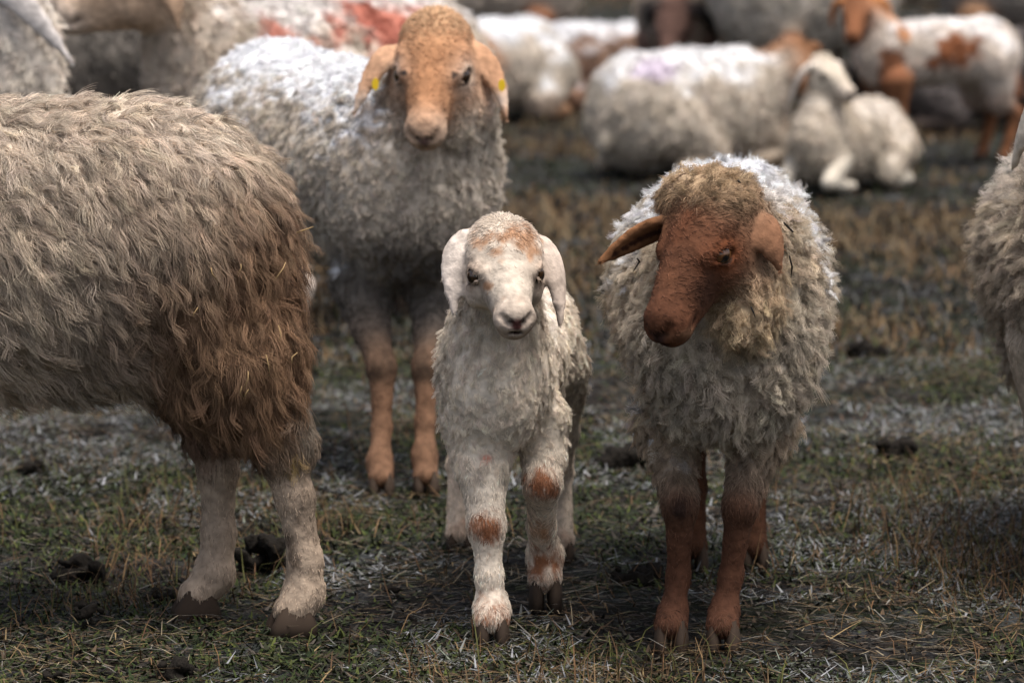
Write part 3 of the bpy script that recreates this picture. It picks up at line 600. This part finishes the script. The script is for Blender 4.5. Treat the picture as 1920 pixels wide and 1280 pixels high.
# ------------------------------------------------------------------ dung
def dung(label, px, py, wpx, n, tall=.5):
    g = G(px, py); s = 1.2 * wpx * g[1] / FPX / 2; b = Beast(max(.004, s / 16)); zz = gz(g[0], g[1])[0]; g[2] = zz
    for i in range(n * 2):
        q = g + V(rng.uniform(-.75, .75) * s, rng.uniform(-.5, .5) * s, rng.uniform(.05, .15 + tall) * s); r = s * rng.uniform(.15, .34)
        b.ell(q, (r * rng.uniform(.8, 1.2), r, r * rng.uniform(.6, 1)), frame(rng.normal(size=3), (.1, .2, 1)), .006)
    v, q = b.surface(); v = v + (np.stack([fbm(v * 75, 6 + 5 * k_) for k_ in range(3)], 1) - .5) * .016
    o = mesh_obj('dung_pile', v - g, q, M_DUNG); o.location = g; tag(o, label, 'dung', 'dung piles on the pasture')
for d in (('large dark dung heap between the hind legs of the shaggy ewe', 490, 1070, 100, 9, .9), ('wide mossy-dark clod at left in front of the shaggy ewe', 152, 1085, 95, 8, .6),
          ('upright stacked black dung lump at lower left', 168, 1185, 60, 6, 1.3), ('small round black dropping below the lamb, to its left', 733, 1125, 38, 3, .8),
          ('broken dark dung between the lamb and the brown-faced ewe', 1195, 1095, 95, 9, .45), ('flat dung patch beside the shoulder of the brown-faced ewe', 1172, 880, 110, 10, .3),
          ('dung lump on the frosty ground right of the brown-faced ewe', 1682, 862, 75, 7, .5), ('far dung lump right of the fleece of the brown-faced ewe', 1628, 675, 80, 7, .4),
          ('crumbled dung by the front hind foot of the shaggy ewe', 300, 1120, 62, 6, .4), ('black dung at the bottom edge left of centre', 325, 1278, 75, 7, .6),
          ('black dung in the bottom left corner', 105, 1275, 50, 5, .5), ('small dark clod left under the belly of the shaggy ewe', 250, 962, 24, 3, .8),
          ('pair of dark clods at far left under the belly', 60, 890, 60, 5, .4), ('small dropping near the bottom right corner', 1772, 1210, 26, 2, .7),
          ('small clod just right of the brown-faced ewe', 1515, 868, 32, 3, .6)): dung(*d)
# ------------------------------------------------------------------ litter: straw, dry grass, moss (uncountable)
def blades(name, label, x, y, ln, wd, lean, col, K=3, lift=0., curl=.5, cat='grass'):
    n = len(x); az = rng.random(n) * 2 * PI; d = np.stack([np.cos(az), np.sin(az), 0 * az], 1); sd = np.stack([-np.sin(az), np.cos(az), 0 * az], 1)
    z = gz(x, y) + lift * rng.random(n); b0 = np.stack([x, y, z], 1); V_ = []
    for i in range(K):
        t = i / (K - 1); a = lean + curl * t * rng.uniform(.3, 1.2, n)
        c = b0 + d * (np.sin(a) * ln * t)[:, None] + V(0, 0, 1) * (np.cos(a) * ln * t).clip(-.002)[:, None]
        ww = (wd * (1 - .75 * t * t) * .5)[:, None]; V_ += [c - sd * ww, c + sd * ww]
    v = np.stack(V_, 1).reshape(-1, 3); o = np.arange(n)[:, None] * 2 * K
    f = np.concatenate([np.stack([o + 2 * i, o + 2 * i + 1, o + 2 * i + 3, o + 2 * i + 2], 2) for i in range(K - 1)], 1).reshape(-1, 4)
    ob = mesh_obj(name, v, f, M_BLADE, smooth=False); vcol(ob, np.repeat(col, 2 * K, 0)); ob['kind'] = 'stuff'; tag(ob, label, cat)
def scatter(n, y0=5.1, y1=9.5, fld=None, p=1.0):
    y = y0 + (y1 - y0) * rng.random(n) ** p; x = (rng.random(n) * 2 - 1) * (y * .15 + .1)
    if fld is not None:
        k = rng.random(n) < fld(x, y); x, y = x[k], y[k]
    return x, y
def q3(x, y, s): return fbm(np.stack([x, y, 0 * x], 1) * s, 21)
def pal(n, cols, var=.25):
    c = np.array(cols)[rng.integers(0, len(cols), n)]; return c * (1 + rng.normal(0, var, (n, 1))).clip(.4, 1.7)
x, y = scatter(22000, fld=lambda x, y: .12 + .8 * sstep(.4, .65, q3(x, y, 3)))
n = len(x); blades('straw_litter', 'dry tan straw scattered flat over the pasture', x, y, rng.gamma(3, .016, n).clip(.012, .16), rng.uniform(.0012, .0032, n), rng.uniform(1.25, 1.6, n), pal(n, [(.36, .25, .12), (.25, .16, .08), (.42, .34, .22), (.2, .11, .05), (.3, .28, .24)], .45) * .4, 3, .02, .25, 'straw')
x, y = scatter(110000, fld=lambda x, y: sstep(.38, .6, q3(x, y, 2.4) + .12 * sstep(6.6, 5.6, y)))
n = len(x); blades('moss', 'low green moss and leaflets on the pasture', x, y, rng.uniform(.006, .02, n), rng.uniform(.003, .008, n), rng.uniform(.3, 1.2, n), pal(n, [(.06, .085, .016), (.035, .06, .014), (.1, .12, .025), (.05, .06, .03)], .4) * .42, 2, .006, .6, 'moss')
x, y = scatter(60000, 5.0, 10)
n = len(x); blades('dead_leaf_litter', 'dark trampled leaf and root litter on the mud', x, y, rng.uniform(.006, .028, n), rng.uniform(.002, .009, n), rng.uniform(.7, 1.5, n), pal(n, [(.02, .014, .009), (.045, .03, .018), (.012, .01, .008), (.06, .05, .04), (.03, .034, .014)], .4), 2, .012, .6, 'litter')
x, y = scatter(75000, fld=lambda x, y: sstep(.46, .6, q3(x, y, 3.3)))
n = len(x); blades('frosted_grass', 'grey frosted leaf litter and short grass', x, y, rng.uniform(.008, .035, n), rng.uniform(.002, .006, n), rng.uniform(.6, 1.5, n), pal(n, [(.3, .31, .32), (.22, .22, .2), (.2, .22, .17), (.36, .36, .37)], .4) * .5, 2, .01, .6)
x, y = scatter(26000, fld=lambda x, y: .1 + .9 * sstep(.58, .72, q3(x, y, 1.7)) )
n = len(x); xt = np.concatenate([P(1790, 6.9, 0)[0] + rng.normal(0, .16, 1700), P(1850, 6.3, 0)[0] + rng.normal(0, .07, 400)]); yt = np.concatenate([6.95 + rng.normal(0, .4, 1700), 6.6 + rng.normal(0, .16, 400)])
x = np.concatenate([x, xt]); y = np.concatenate([y, yt]); n = len(x)
blades('dry_grass', 'upright dry brown grass tufts', x, y, rng.gamma(4, .012, n).clip(.01, .12), rng.uniform(.0012, .0028, n), rng.uniform(0, .7, n), pal(n, [(.24, .13, .06), (.3, .19, .09), (.18, .1, .05), (.14, .14, .04)]) * .42, 3, .0, .7)
x, y = scatter(90000, 9.3, 36, p=1.3)
tan = sstep(.35, .6, q3(x, y, 1.1) + .35 * np.exp(-((y - 12.3) / 1.5) ** 2) - .1); n = len(x); cg = pal(n, [(.07, .085, .025), (.05, .055, .03), (.2, .2, .2), (.09, .075, .05)]); ct = pal(n, [(.3, .19, .09), (.22, .13, .06), (.34, .25, .14)])
blades('far_grass', 'blurred tan and green grass of the far pasture', x, y, rng.uniform(.02, .08, n) * (.6 + .7 * tan), rng.uniform(.004, .01, n), rng.uniform(.1, 1.3, n), np.where((rng.random(n) < tan)[:, None], ct, cg) * .36, 3, .0, .6)
print('done', round(time.time() - T0, 1))
